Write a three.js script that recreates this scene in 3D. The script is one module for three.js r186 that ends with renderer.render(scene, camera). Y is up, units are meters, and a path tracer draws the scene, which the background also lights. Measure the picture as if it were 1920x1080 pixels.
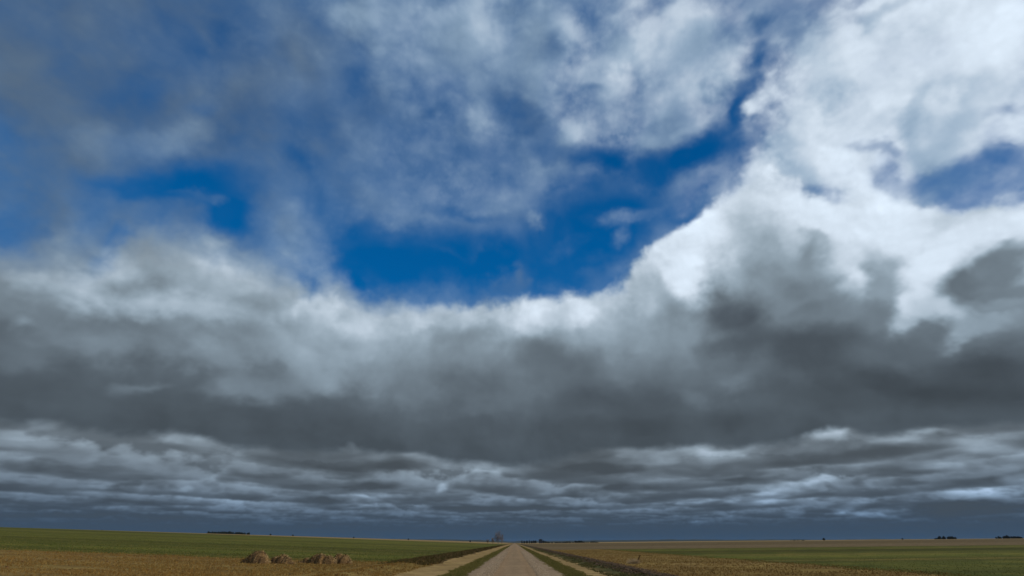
import * as THREE from 'three';
import { mergeGeometries } from 'three/addons/utils/BufferGeometryUtils.js';

// ---------------------------------------------------------------- camera, sky, sun, exposure
const scene = new THREE.Scene();
const camera = new THREE.PerspectiveCamera(58.72, 16 / 9, 0.1, 40000);
camera.position.set(0, 2, 0);
camera.rotation.set(THREE.MathUtils.degToRad(26.46), THREE.MathUtils.degToRad(0.27), 0, 'YXZ');
const renderer = new THREE.WebGLRenderer({ antialias: true });
renderer.toneMapping = THREE.LinearToneMapping;
renderer.toneMappingExposure = 1;
renderer.shadowMap.enabled = true;

const SUN_AZ = 98, SUN_EL = 38;                                   // degrees; azimuth from the road's direction towards the right
const sunDir = new THREE.Vector3(Math.sin(SUN_AZ * Math.PI / 180) * Math.cos(SUN_EL * Math.PI / 180), Math.sin(SUN_EL * Math.PI / 180), -Math.cos(SUN_AZ * Math.PI / 180) * Math.cos(SUN_EL * Math.PI / 180));
const sun = new THREE.DirectionalLight(new THREE.Color(1, 0.9, 0.74), 2.6);
sun.position.copy(sunDir).multiplyScalar(400);
sun.castShadow = true;
sun.shadow.radius = 2;
Object.assign(sun.shadow.camera, { left: -150, right: 150, top: 150, bottom: -150, near: 1, far: 900 });
sun.shadow.mapSize.set(2048, 2048);
scene.add(sun, sun.target);

// ---------------------------------------------------------------- noise
function mulberry(a) { return () => { a |= 0; a = (a + 0x6d2b79f5) | 0; let t = Math.imul(a ^ (a >>> 15), 1 | a); t = (t + Math.imul(t ^ (t >>> 7), 61 | t)) ^ t; return ((t ^ (t >>> 14)) >>> 0) / 4294967296; }; }
const PERM = new Uint8Array(512), GX = new Float32Array(256), GY = new Float32Array(256), GZ = new Float32Array(256);
{
  const r = mulberry(77), p = [...Array(256).keys()];
  for (let i = 255; i > 0; i--) { const j = Math.floor(r() * (i + 1)); [p[i], p[j]] = [p[j], p[i]]; }
  for (let i = 0; i < 512; i++) PERM[i] = p[i & 255];
  for (let i = 0; i < 256; i++) { const z = r() * 2 - 1, t = r() * 6.2832, s = Math.sqrt(1 - z * z); GX[i] = s * Math.cos(t) * 1.5; GY[i] = s * Math.sin(t) * 1.5; GZ[i] = z * 1.5; }
}
function noise3(x, y, z) {
  const fx = Math.floor(x), fy = Math.floor(y), fz = Math.floor(z), X = fx & 255, Y = fy & 255, Z = fz & 255;
  x -= fx; y -= fy; z -= fz;
  const u = x * x * x * (x * (x * 6 - 15) + 10), v = y * y * y * (y * (y * 6 - 15) + 10), w = z * z * z * (z * (z * 6 - 15) + 10);
  const A = PERM[X] + Y, B = PERM[X + 1] + Y, AA = PERM[A] + Z, AB = PERM[A + 1] + Z, BA = PERM[B] + Z, BB = PERM[B + 1] + Z;
  let g = PERM[AA]; const n0 = GX[g] * x + GY[g] * y + GZ[g] * z;
  g = PERM[BA]; const n1 = GX[g] * (x - 1) + GY[g] * y + GZ[g] * z;
  g = PERM[AB]; const n2 = GX[g] * x + GY[g] * (y - 1) + GZ[g] * z;
  g = PERM[BB]; const n3 = GX[g] * (x - 1) + GY[g] * (y - 1) + GZ[g] * z;
  g = PERM[AA + 1]; const n4 = GX[g] * x + GY[g] * y + GZ[g] * (z - 1);
  g = PERM[BA + 1]; const n5 = GX[g] * (x - 1) + GY[g] * y + GZ[g] * (z - 1);
  g = PERM[AB + 1]; const n6 = GX[g] * x + GY[g] * (y - 1) + GZ[g] * (z - 1);
  g = PERM[BB + 1]; const n7 = GX[g] * (x - 1) + GY[g] * (y - 1) + GZ[g] * (z - 1);
  const a = n0 + u * (n1 - n0), b = n2 + u * (n3 - n2), c = n4 + u * (n5 - n4), d = n6 + u * (n7 - n6);
  const e = a + v * (b - a), f = c + v * (d - c);
  return e + w * (f - e);
}
function fbm(x, y, z, octaves, gain = 0.5) {
  let s = 0, a = 0.5;
  for (let i = 0; i < octaves; i++) { s += a * noise3(x, y, z); a *= gain; x = x * 2.03 + 17.1; y = y * 2.03 + 5.3; z = z * 2.03 + 9.7; }
  return s;
}
const clamp = (x, a = 0, b = 1) => (x < a ? a : x > b ? b : x), lerp = (a, b, t) => a + (b - a) * t;
const smooth = (a, b, x) => { const t = clamp((x - a) / (b - a)); return t * t * (3 - 2 * t); };
const lin = (v) => { v = clamp(v / 255, 0, 1.2); return v <= 0.04045 ? v / 12.92 : Math.pow((v + 0.055) / 1.055, 2.4); };

// ---------------------------------------------------------------- the sky: clear air, a broken high deck, a low dark bank and the far deck under its base
// A cloud mass: [azimuth, elevation, half length, half width, tilt (degrees), cover 0-1, brightness 0-255, softness of the rim]
const HIGH_CLOUDS = [
  [-43.8,38.3,29.58,14.4,34,0.52,116,0.7], [-50.9,30.2,11.8,4.91,-75,0.7,112,0.8], [-52.9,38.7,8.26,4.69,34,0.61,114,0.8], [-43.7,41.8,6.72,2.73,11,0.5,128,0.9],
  [-43.7,34.5,5.73,2.28,24,0.54,140,0.9], [-55.8,38.6,3.98,1.3,56,0.54,112,0.9], [-33.7,48.8,7.24,4.89,26,0.46,140,0.8], [-17.5,51.2,11.43,7.57,18,0.7,165,0.8],
  [1.3,51.6,11.89,7.37,-1,0.7,172,0.8], [15.5,49.5,9.56,7.34,-18,0.7,180,0.8], [25.1,47.3,9.03,6.74,-82,0.79,192,0.6], [-9.2,45.1,12.74,5.88,-2,0.46,165,0.8],
  [-5.2,45,2.23,1.62,-12,0.66,172,0.8], [16.7,43.7,9.82,3.66,-17,0.61,180,0.6], [19.3,41.9,5.31,2.14,-6,0.66,184,0.6], [-25.7,41.9,6.9,4.73,1,0.37,140,0.9],
  [-28.7,46.9,5.11,2.95,5,0.43,132,0.9], [-44.5,43.4,3.93,1.82,-22,0.37,120,0.9], [-40.9,45.6,2.25,1.61,-14,0.35,110,0.9], [-31.8,44.9,3.92,1.53,-20,0.35,120,0.9],
  [-46.4,38.5,2.17,1.3,27,0.36,124,0.9], [-40.6,38.4,2.46,1.01,24,0.36,124,0.9], [7.4,51.6,2.44,1.6,57,0.46,150,0.9], [12.6,47.1,2.72,1.13,-10,0.5,160,0.9],
  [-0.4,46.5,3.31,1.6,-27,0.39,140,0.9], [2.4,44.6,2.27,1.18,-11,0.34,140,0.9], [-12.9,43.9,2.76,1.06,10,0.37,140,0.9], [-23.6,44.5,3.12,2.48,80,0.32,140,0.9],
  [-39.6,31.5,9.52,2.41,20,0.02,130,0.75], [-34,30.4,4.04,2.84,9,0.01,130,0.75], [-43.8,30.1,4.13,1.82,28,0.11,130,0.9], [-28.3,36.9,3.37,2.14,-15,0.22,130,0.9],
  [-25.5,41.2,2.44,2.14,-7,0.33,130,0.9], [-17.7,28.9,9.99,4.3,9,0.01,150,0.7], [-5.8,29.3,14.2,4.45,3,0.01,150,0.7], [11.5,32.5,13.21,7.59,14,0.01,150,0.7],
  [23.4,38.1,6.69,3.37,0,0.01,150,0.7], [13.7,39.1,6.23,2.2,-24,0.03,150,0.8], [30.3,40.4,5.39,2.07,66,0.06,150,0.8], [33.8,44.8,2.62,1.17,50,0.22,150,0.9],
  [36.5,47.4,1.59,1.16,13,0.3,160,0.9], [41.3,45.9,2.07,0.84,64,0.28,180,0.9], [-21,26.6,6.43,3.39,10,0.02,150,0.8], [-20.7,31.8,4.85,3.36,13,0.06,150,0.9],
  [-42.8,23.7,1.68,0.84,21,0.07,140,0.8], [-45.1,26.6,3.2,3.15,89,0.39,135,0.9], [-42.3,25.4,1.5,1.21,29,0.15,140,0.9], [-10.8,38.9,10.78,5.36,0,0.43,162,0.65],
  [-6.9,36.3,8.72,3.17,-1,0.43,170,0.8], [-1.1,40.5,6.36,3.94,-8,0.37,165,0.8], [-16.7,39.8,5.5,3.81,14,0.39,162,0.8], [-24.1,35.7,4.64,3.27,7,0.34,150,0.8],
  [-21.7,33.7,6.38,2.22,8,0.28,150,0.9], [-26.1,31.9,4.61,2.59,22,0.31,150,0.7], [-26.3,29.1,3.6,2.47,-33,0.36,158,0.7], [-6,33.7,6.45,1.29,-2,0.23,160,0.9],
  [-14.9,37.3,6.73,3.92,10,0.4,160,0.9], [1.1,37.9,3.5,1.72,-20,0.3,165,0.9], [5.4,42,3.43,2.21,-32,0.17,160,0.9], [15.1,33.5,6.17,1.38,4,0.23,176,0.9],
  [13.7,31.2,2.04,1.28,24,0.2,176,0.9], [18.4,33.6,3.28,1.02,0,0.2,180,0.9], [-4.5,30.8,2.49,1.3,22,0.14,160,0.9], [-10.3,30.2,2.9,0.71,-20,0.11,160,0.9],
  [10.6,37.2,3.42,1.26,3,0.12,170,0.9], [23.1,34,3.64,1.22,24,0.19,190,0.9], [7.9,31,3.51,0.94,16,0.07,170,0.9], [-38.9,30.9,2.7,0.79,6,0.25,140,0.9],
  [-35.8,31,1.3,0.71,-3,0.19,140,0.9], [0,28,2.62,1.31,38,0.4,138,0.7], [-2.7,27,2.74,0.95,1,0.28,140,0.9], [11,27.2,3.48,1.18,-5,0.12,160,0.9],
  [46.6,37.9,13.14,7.86,-41,0.92,214,0.5], [39.2,36.1,8.48,5.83,-47,0.92,212,0.6], [32.3,34.2,5.09,3.63,23,0.87,210,0.6], [54.2,37.8,5.18,3.77,-80,0.95,216,0.8],
  [46.7,42.3,5.38,2.39,-39,0.89,210,0.8], [49.5,28.6,4.03,1.37,-41,0.17,200,0.85], [46.8,30,2.45,1.22,-31,0.28,200,0.9], [43.6,34.3,3.48,0.9,-29,0.54,190,0.9],
  [43.9,31.6,2.4,1.71,-51,0.39,200,0.9], [47.9,27.6,2.85,0.97,-47,0.28,210,0.9], [50.8,29.1,1.32,0.39,-45,0.33,210,0.9], [39.7,45.6,2.38,1.54,-78,0.39,190,0.9],
  [46.7,43.3,3.36,0.73,-31,0.74,190,0.9], [51.7,41.4,2.17,0.74,-17,0.74,190,0.9], [51.2,32.5,2.05,0.76,-48,0.74,200,0.9], [46.6,36.9,2.85,1.32,-23,1,226,0.9],
  [42.3,41,2.94,2.11,-46,1,220,0.9], [54.6,37.1,1.76,1.29,-76,1,226,0.9], [39.1,38.8,2.21,1.78,-49,1,218,0.9]];
const BANK_CLOUDS = [
  [-43.4,19.6,3.95,2.43,-7,1,160,0.9], [-47.4,19.5,1.86,1.72,25,1,152,0.9], [-46.8,16.1,3.44,1.65,0,1,120,0.9], [-45.8,15.1,1.6,0.74,-1,1,132,0.9],
  [-36.6,23.9,8.03,3,17,0.97,160,0.9], [-32.7,23.8,2.71,1.56,15,1,145,0.9], [-35.9,19.9,14.06,2.18,11,1,174,0.9], [-25.4,22.3,1.32,1.3,-44,1,170,0.9],
  [-22.8,23.5,3.65,1.56,9,1,168,0.9], [-19.8,19.4,8.02,3.92,6,1,150,0.9], [-28.2,18.2,11.49,3.17,9,1,142,0.9], [-40.1,15.5,8.12,2.08,12,1,122,0.9],
  [-44.5,13.2,4.13,1.28,12,1,104,0.9], [-13,22.5,3.2,1.39,0,1,184,0.9], [-17.2,22,4.41,1.71,6,1,160,0.9], [2.9,23.7,4.76,2.62,-1,1,204,0.9],
  [1.3,21.7,2.38,1.78,0,1,180,0.9], [5.5,24.3,3.55,1.78,-17,1,196,0.9], [-6.6,20.4,5.26,2.95,22,1,116,0.9], [2.2,18.1,10.62,2.92,-1,1,112,0.9],
  [11.1,21.3,6.38,3.48,17,1,142,0.9], [15.1,24.5,3.98,2.3,25,1,162,0.9], [21.3,26.3,4.13,2.66,32,1,218,0.8], [25.5,28.1,3.31,3.05,88,0.98,196,0.9],
  [32.1,31.3,5.09,2.1,5,1,220,0.8], [17.7,21.3,4.41,3.4,7,1,126,0.9], [27.1,25,5.89,4.03,59,1,132,0.9], [24,21.1,4.85,4.13,-28,1,80,0.9],
  [34,26.7,4.59,2.07,68,1,144,0.9], [30.2,22.2,5.15,3.17,-12,1,114,0.9], [32.9,28.6,2.08,1.82,86,1,196,0.9], [37,29.8,3.87,1.98,-22,1,222,0.9],
  [41.1,27.6,5.1,2.61,-24,1,226,0.9], [36.6,25.4,3.49,2.55,72,1,196,0.9], [36.8,22.5,2.95,1.26,63,1,204,0.8], [35.3,21.1,2.01,1.69,74,1,170,0.9],
  [38.8,22.2,2.62,1.94,39,1,134,0.8], [40.5,23.2,1.67,1.32,37,1,150,0.9], [42,25.2,2.27,1.87,-29,1,205,0.9], [44,22.6,5.07,2.3,30,1,228,0.8],
  [47.4,24.2,3.6,1.92,-2,1,232,0.8], [40.9,19.2,3.58,2.26,22,1,210,0.7], [42,17.9,4.14,1.72,-36,1,186,0.8], [39.1,17.6,1.9,1.42,-11,1,168,0.8],
  [48.6,20.5,3.38,1.87,36,1,110,0.6], [45.7,19.2,2.03,1.61,55,1,104,0.6], [48,17.5,2.68,1.85,-18,1,110,0.7], [45.8,16.2,3.89,1.08,1,1,146,0.9],
  [43.6,15.8,2.05,0.95,1,1,150,0.8], [47,17.4,2.49,0.59,-6,1,128,0.8], [36.5,18.7,2.45,1.96,-10,1,112,0.9], [31.1,19.9,4.13,1.13,-2,1,110,0.9],
  [29.4,17,10.24,2.59,-9,1,80,0.9], [23,18.5,4.61,2.19,-7,1,84,0.9], [43.8,13.3,6.19,1.9,-12,1,74,0.8], [38.1,15.4,5.39,1.89,-11,1,92,0.9],
  [40.8,11.7,9.15,2.21,-9,1,64,0.9], [32.1,12.5,6.87,1.96,-7,1,74,0.9], [23.4,14.9,3.11,1.92,-4,1,108,0.8], [21.5,16.4,4.14,1.64,-6,1,100,0.9],
  [17.3,14.3,3.69,1.23,-30,1,104,0.8], [10.4,13.9,9.05,2.8,-2,1,84,0.9], [7,16.9,4.05,2.89,-11,1,102,0.9], [-4,15.8,7.01,2.3,1,1,96,0.9],
  [-12.3,15.5,5.09,2.24,-7,1,116,0.9], [-15.4,17,3.86,2.25,3,1,128,0.9], [-21.4,15.9,5.69,2.5,5,1,138,0.9], [-27.3,14.2,7.09,2.27,7,1,124,0.9],
  [-37.6,12.6,2.23,0.71,24,1,108,0.8], [-36.2,11.7,6.26,1.4,8,1,80,0.9], [-42.7,10.9,4.25,1.45,9,1,80,0.9], [-29.5,11.3,7.6,1.68,6,1,80,0.9],
  [-15.2,10.9,8.62,1.61,3,1,82,0.9], [-2.1,11.3,9.78,2.22,0,1,80,0.9], [-5.1,13.8,5.18,1.25,11,1,98,0.9], [13.5,11,10.93,1.52,-3,1,76,0.9],
  [23.1,10.9,5.91,1.86,-4,1,74,0.9]];
const FAR_CLOUDS = [
  [-0.3,5.9,78.24,4.71,0,1,112,0.9], [-42.6,7.5,3.71,1.08,14,1,122,0.8], [-40,6.8,2.37,0.75,4,1,100,0.9], [-37.8,6.8,2.15,0.6,4,1,96,0.9],
  [-33.9,7.8,5.18,0.91,5,1,112,0.9], [-34.5,8.5,1.94,0.46,11,1,128,0.8], [-30.8,9,1.71,0.48,5,1,124,0.8], [-29.8,6.9,1.63,0.68,26,1,128,0.7],
  [-32.2,6.3,3.66,0.81,3,1,106,0.9], [-42,5.6,3.47,0.64,5,1,90,0.9], [-42.3,4.6,3.71,0.47,4,1,112,0.9], [-41.3,3.6,2.74,0.4,11,1,120,0.8],
  [-38,4.2,1.14,0.42,11,1,124,0.7], [-34.2,4.7,2.68,0.6,3,1,82,0.9], [-39.2,3.2,6.7,0.47,3,1,102,0.9], [-34.9,3.1,7.48,0.42,2,1,94,0.9],
  [-26.5,6,4.07,0.95,2,1,110,0.9], [-22,7.3,2.44,0.7,2,1,112,0.9], [-17.8,6.6,4.6,0.91,2,1,84,0.8], [-14.5,5.5,3.66,0.61,1,1,82,0.8],
  [-24.4,4.8,2.31,0.47,2,1,118,0.8], [-31.1,4.3,0.74,0.35,-1,1,132,0.8], [-29.5,3.6,2.1,0.44,1,1,128,0.8], [-22.4,4,3.32,0.43,2,1,118,0.8],
  [-19.4,3.9,2.95,0.58,1,1,80,0.8], [-15,4.6,2.4,0.35,-4,1,142,0.7], [-3.7,6.8,8.4,1.06,0,1,122,0.8], [-2,6.2,7.27,0.63,0,1,112,0.9],
  [-8.2,6.8,3.31,0.94,1,1,118,0.8], [-12.6,7.3,4.31,1.04,1,1,86,0.9], [-10.2,4.5,3.18,1.03,10,1,112,0.8], [-7.8,4.9,0.84,0.64,24,1,158,0.7],
  [-6.4,4.3,3.28,0.81,0,1,108,0.8], [0.2,3.7,1.87,0.51,0,1,130,0.6], [2,5.1,6.66,0.72,9,1,118,0.8], [5.3,5.6,6.65,0.62,3,1,118,0.8],
  [9.3,7,5.49,0.63,-1,1,92,0.8], [10.2,5,6.49,0.51,3,1,92,0.8], [14.6,6.2,6.38,0.81,6,1,122,0.8], [6.9,4.1,6.53,0.51,0,1,100,0.8],
  [-3.6,3.1,16.38,0.4,0,1,88,0.9], [-14.2,3,5.15,0.39,1,1,84,0.9], [18.5,7.6,6.18,1.11,2,1,128,0.8], [23.6,8.1,3.36,0.9,-3,1,144,0.7],
  [20.1,8,2.51,0.91,-2,1,138,0.8], [27.2,7.1,5.01,0.85,1,1,112,0.8], [31.2,9,2.38,1.04,-3,1,166,0.6], [30.3,7.9,3.9,0.84,0,1,140,0.8],
  [27.9,6.2,4.47,0.46,1,1,104,0.8], [24.1,5.5,5.23,0.57,4,1,98,0.8], [21.3,6.5,2.94,0.69,-2,1,118,0.8], [35.9,7.8,4.18,0.89,-5,1,160,0.8],
  [38.3,8.3,2.51,0.44,-6,1,164,0.8], [36.1,7.4,0.83,0.44,-1,1,122,0.8], [40.9,7.3,2.99,0.83,-5,1,134,0.9], [42.6,6.5,2.81,0.56,-5,1,140,0.9],
  [33.8,6.2,4.71,0.89,-4,1,136,0.9], [38.2,5.5,4.21,0.59,-4,1,144,0.8], [41.1,4.9,3.02,0.46,6,1,160,0.7], [27.7,5.2,4.11,0.4,10,1,146,0.8],
  [25.2,4.2,3.32,0.62,12,1,156,0.7], [31.5,5.1,1.39,0.62,0,1,96,0.7], [35.4,4.8,1.57,0.49,9,1,104,0.8], [33.3,4.3,4.29,0.52,-3,1,120,0.9],
  [39.7,3.7,3.76,0.54,4,1,150,0.8], [42.5,4.4,1.93,0.51,7,1,164,0.7], [18.4,3.7,3.01,0.43,3,1,142,0.7], [21.8,3.8,1.43,0.47,0,1,140,0.8],
  [29,3.6,2.96,0.62,-1,1,110,0.9], [31.4,3.1,1.96,0.49,13,1,160,0.9], [30.5,2.6,1.06,0.39,0,1,176,0.9], [32.8,2.3,2.67,0.21,-5,1,160,0.6],
  [26.6,2.5,0.91,0.47,13,1,158,0.6], [22.6,2.8,4.21,0.42,-1,1,112,0.9], [36.2,3.5,3.26,0.41,-2,1,104,0.9], [39.7,2.6,5.57,0.7,-2,1,74,0.8],
  [26.9,1.9,2.6,0.31,-1,1,96,0.9], [18.1,1.7,1.27,0.19,0,1,160,0.7], [20.6,2.2,3.82,0.28,-1,1,112,0.8], [11.6,2.5,6.32,0.34,3,1,108,0.8],
  [1.9,2.6,4.91,0.4,0,1,92,0.9], [-6.1,2.1,1.93,0.3,4,1,138,0.7], [-3.5,2.1,3.25,0.25,0,1,112,0.8], [-11,2,4.72,0.29,0,1,112,0.8],
  [-19.7,2.4,1.74,0.42,0,1,116,0.8], [-18.2,2.1,0.69,0.24,0,1,138,0.8], [14.6,2,5.62,0.19,1,1,110,0.8], [-32.3,2,7.91,0.17,-1,1,90,0.8],
  [-31.2,2.3,3.63,0.17,-1,1,108,0.8], [-15.5,1.2,0.45,0.14,0,1,130,0.8], [-39.5,2,6.56,0.39,2,1,80,0.9]];
const BANK_TOP = [[-52.4, 17.7], [-49.4, 21.2], [-46.8, 22.8], [-44.1, 22.7], [-41.5, 24.8], [-39.0, 27.0], [-34.6, 27.1], [-30.4, 27.2], [-26.8, 26.2], [-24.4, 24.1], [-22.3, 25.4], [-19.5, 24.8], [-14.6, 24.8], [-9.5, 24.6], [-5.6, 25.4], [-1.0, 26.0], [2.3, 26.9], [6.3, 26.0], [10.8, 25.3], [14.9, 27.4], [19.1, 30.1], [24.6, 32.2], [29.2, 33.7], [33.7, 33.0], [37.6, 31.6], [41.7, 30.6], [45.1, 29.0], [47.0, 27.4], [48.7, 25.8], [50.6, 25.1], [54.3, 22.9]];
const BANK_BASE = [[-48.6, 7.5], [-44.8, 8.4], [-41.0, 8.8], [-37.3, 8.8], [-33.5, 9.5], [-31.3, 9.3], [-27.5, 8.4], [-24.1, 8.2], [-20.1, 8.3], [-18.2, 8.9], [-12.8, 9.0], [-10.0, 8.6], [-6.8, 7.6], [-3.7, 7.9], [2.0, 7.7], [5.4, 8.2], [10.0, 9.0], [13.3, 9.0], [18.2, 9.1], [23.7, 8.5], [28.0, 8.5], [30.4, 9.4], [32.7, 9.7], [34.5, 8.8], [37.7, 8.8], [39.9, 8.9], [42.6, 8.5], [44.5, 8.3], [48.3, 7.6]];
const BANK_GLOW = [[-53.0, 136], [-49.2, 138], [-44.4, 148], [-37.8, 150], [-30.2, 152], [-21.3, 170], [-13.8, 182], [-4.5, 166], [4.5, 200], [12.5, 175], [21.3, 212], [27.6, 212], [37.3, 226], [45.1, 228], [52.7, 226]];
function makeSky(W) {
  const H = W / 2, D2R = Math.PI / 180, data = new Float32Array(W * H * 4), half = H / 2;
  const prep = (list) => list.map(([az, el, r1, r2, tilt, a, l, s]) => {
    const ca = Math.cos(az * D2R), sa = Math.sin(az * D2R), ce = Math.cos(el * D2R), se = Math.sin(el * D2R), ct = Math.cos(tilt * D2R), st = Math.sin(tilt * D2R);
    const c = [sa * ce, se, -ca * ce], e = [ca, 0, sa], n = [-sa * se, ce, ca * se];
    const k1 = 1 / Math.tan(Math.min(80, r1) * D2R), k2 = 1 / Math.tan(Math.min(80, r2) * D2R);
    return { c, u: e.map((x, i) => (x * ct + n[i] * st) * k1), v: e.map((x, i) => (n[i] * ct - x * st) * k2), cos: Math.cos(Math.min(89, Math.max(r1, r2) * 1.25) * D2R), a, l, s };
  });
  const high = prep(HIGH_CLOUDS), bank = prep(BANK_CLOUDS), far = prep(FAR_CLOUDS);
  const alongLine = (line, rest) => {                                   // value for each tenth of a degree round the horizon; beyond the observed span the bank goes on unevenly
    const t = new Float32Array(3600);
    for (let i = 0; i < 3600; i++) {
      const az = i / 10 - 180, c = Math.cos(az * D2R), s = Math.sin(az * D2R), first = line[0], last = line[line.length - 1], out = rest(c, s);
      if (az < first[0]) t[i] = lerp(first[1], out, smooth(0, 25, first[0] - az));
      else if (az > last[0]) t[i] = lerp(last[1], out, smooth(0, 25, az - last[0]));
      else { let k = 1; while (line[k][0] < az) k++; t[i] = lerp(line[k - 1][1], line[k][1], (az - line[k - 1][0]) / (line[k][0] - line[k - 1][0])); }
    }
    return (az) => { let f = (az + 180) * 10; f = f < 0 ? f + 3600 : f >= 3600 ? f - 3600 : f; const k = Math.floor(f), q = f - k; return t[k % 3600] * (1 - q) + t[(k + 1) % 3600] * q; };
  };
  const topAt = alongLine(BANK_TOP, (c, s) => 29 + 9 * fbm(c * 3, s * 3, 4.2, 4));
  const baseAt = alongLine(BANK_BASE, (c, s) => 10 + 4 * fbm(c * 5, s * 5, 8.2, 4));
  const glowAt = alongLine(BANK_GLOW, (c, s) => 185 + 45 * (c * Math.cos(SUN_AZ * D2R) + s * Math.sin(SUN_AZ * D2R)));
  const puffs = new Float32Array(W * half), cover = new Float32Array(W * half), light = new Float32Array(W * half), rough = new Float32Array(W * half), warmth = new Float32Array(W * half);
  const state = [0, 0];
  // the far deck: broken flat-based cloud between 1 and 1.7 km, marched along the line of sight; gives a brightness and the share of air beyond
  const SX = sunDir.x * 0.2, SY = sunDir.y * 0.2, SZ = sunDir.z * 0.2;
  const lump = (x, y, z, n) => {
    const h = (y - 1) / 0.7, low = noise3(x * 0.3, 3.1, z * 0.3) * 0.5 + noise3(x * 0.62 + 9, 1.7, z * 0.62) * 0.42;
    let d = 0.16 + low - 0.75 * h * h - 0.5 * smooth(0.12, 0, h);
    if (d < -0.45) return d;
    let a = 0.4, f = 1.5;
    for (let i = 0; i < n; i++) { const v = noise3(x * f, y * f * 1.5, z * f); d += a * (0.4 * v + 0.9 * Math.sqrt(v * v + 0.01) - 0.26); a *= 0.52; f *= 2.1; }
    return d;
  };
  // the nearer clouds: a shell of billows, marched the same way; gives how opaque and how sunlit it is
  const HX = sunDir.x * 0.2, HY = sunDir.y * 0.2 + 0.05, HZ = sunDir.z * 0.2;
  const billow = (x, y, z, n) => {
    let d = 0, a = 0.5, f = 1.25;
    for (let i = 0; i < n; i++) { const v = noise3(x * f + i * 3.7, y * f + i * 1.9, z * f); d += a * (0.5 * v + 0.95 * Math.sqrt(v * v + 0.008) - 0.28); a *= 0.53; f *= 2.13; }
    return d;
  };
  const shell = (x, y, z, bias, from) => {
    let through = 1, lit = 0;
    for (let i = 0; i < 14 && through > 0.03; i++) {
      const t = from + (i + 0.5) * 0.12, px = x * t, py = y * t, pz = z * t, d = billow(px, py, pz, 6) + bias;
      if (d <= 0) continue;
      const a = 1 - Math.exp(-d * 1.7);
      lit += through * a * Math.exp(-3.2 * Math.max(0, billow(px + HX, py + HY, pz + HZ, 4) + bias)); through *= 1 - a;
    }
    state[0] = 1 - through; state[1] = (lit + 0.09) / (1 - through + 0.15);
  };
  const deck = (x, y, z) => {
    const near = 1 / y, end = Math.min(1.7 / y, near + 24), n = 34, dt = (end - near) / n; let through = 1, l = 0;
    for (let i = 0; i < n && through > 0.02; i++) {
      const t = near + (i + 0.5) * dt, px = x * t, py = y * t, pz = z * t, d = lump(px, py, pz, 5);
      if (d <= 0) continue;
      const shadow = Math.max(0, lump(px + SX, py + SY, pz + SZ, 2)), up = clamp((py - 1) / 0.7), a = 1 - Math.exp(-d * dt * 26);
      l += through * a * (78 + 26 * up + (46 + 44 * up) * Math.exp(-shadow * 5)); through *= 1 - a;
    }
    state[0] = through; state[1] = l;
  };
  const paint = (list, x, y, z, ragged) => {
    for (let i = 0; i < list.length; i++) {
      const f = list[i], c = f.c, dc = x * c[0] + y * c[1] + z * c[2];
      if (dc < f.cos) continue;
      const u = (x * f.u[0] + y * f.u[1] + z * f.u[2]) / dc, v = (x * f.v[0] + y * f.v[1] + z * f.v[2]) / dc, q = Math.sqrt(u * u + v * v) + ragged;
      if (q >= 1.15) continue;
      const w = 1 - smooth(1.15 - 1.15 * f.s, 1.15, q);
      state[0] += (f.a - state[0]) * w; state[1] += (f.l - state[1]) * w;
    }
  };
  for (let r = 0; r < half; r++) {
    const el = ((r + 0.5) / half) * 90, se = Math.sin(el * D2R), ce = Math.cos(el * D2R), Y = (el + 2.4 * 8 * (1 - Math.exp(-el / 8))) * D2R, big = smooth(1, 20, el), reach = (0.35 + 1.5 * smooth(0, 22, el));
    for (let col = 0; col < W; col++) {
      let az = ((col + 0.5) / W - 0.5) * 360 + 90; if (az > 180) az -= 360;
      const x = Math.sin(az * D2R) * ce, y = se, z = -Math.cos(az * D2R) * ce, i = r * W + col;
      const px = x * 1.35, pz = z * 1.35, py = Y * 1.35;
      const b1 = fbm(px * 3.1 + 3.7, py * 3.1, pz * 3.1 + 1.2, 2), b2 = fbm(px * 3.1 + 31.7, py * 3.1 + 11, pz * 3.1 + 21.2, 2);
      const w1 = b1 + 0.36 * fbm(px * 12.8 + 3.7, py * 12.8, pz * 12.8 + 1.2, 4, 0.55), w2 = b2 + 0.36 * fbm(px * 12.8 + 31.7, py * 12.8 + 11, pz * 12.8 + 21.2, 4, 0.55);
      let s = 0, a = 0.5 * (0.35 + 0.65 * big), qx = px * 5.2 + b1 * 0.22, qy = py * 5.2 + b2 * 0.22, qz = pz * 5.2;
      for (let o = 0; o < 7; o++) { { const v = noise3(qx, qy, qz); s += a * (0.5 * v + 1.2 * Math.sqrt(v * v + 0.012) - 0.42); } a *= o === 0 ? 0.5 / (0.35 + 0.65 * big) * (0.8 + 0.2 * big) : 0.5 + 0.08 * (1 - big); const tx = qx * 1.64 - qz * 1.23 + 7.7; qz = qx * 1.23 + qz * 1.64 + 4.9; qx = tx; qy = qy * 2.05 + 1.3; }
      puffs[i] = s;
      const raw = s * 0.8 + w2 * 0.6;
      let az2 = az + (w1 * reach * 2.6) / Math.max(0.25, ce); const el2 = el + w2 * reach * 2.2;
      if (az2 > 180) az2 -= 360; else if (az2 < -180) az2 += 360;
      const ce2 = Math.cos(el2 * D2R), dx = Math.sin(az2 * D2R) * ce2, dy = Math.sin(el2 * D2R), dz = -Math.cos(az2 * D2R) * ce2;
      // the high deck; away from the observed part its gaps come from noise alone
      const known = (1 - smooth(50, 75, Math.abs(az2))) * (1 - smooth(54, 66, el2)), n = fbm(px * 1.5 + 40, py * 1.5, pz * 1.5, 4);
      let A = 0, L = 0;
      const T = topAt(az2), B = baseAt(az2);
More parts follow.
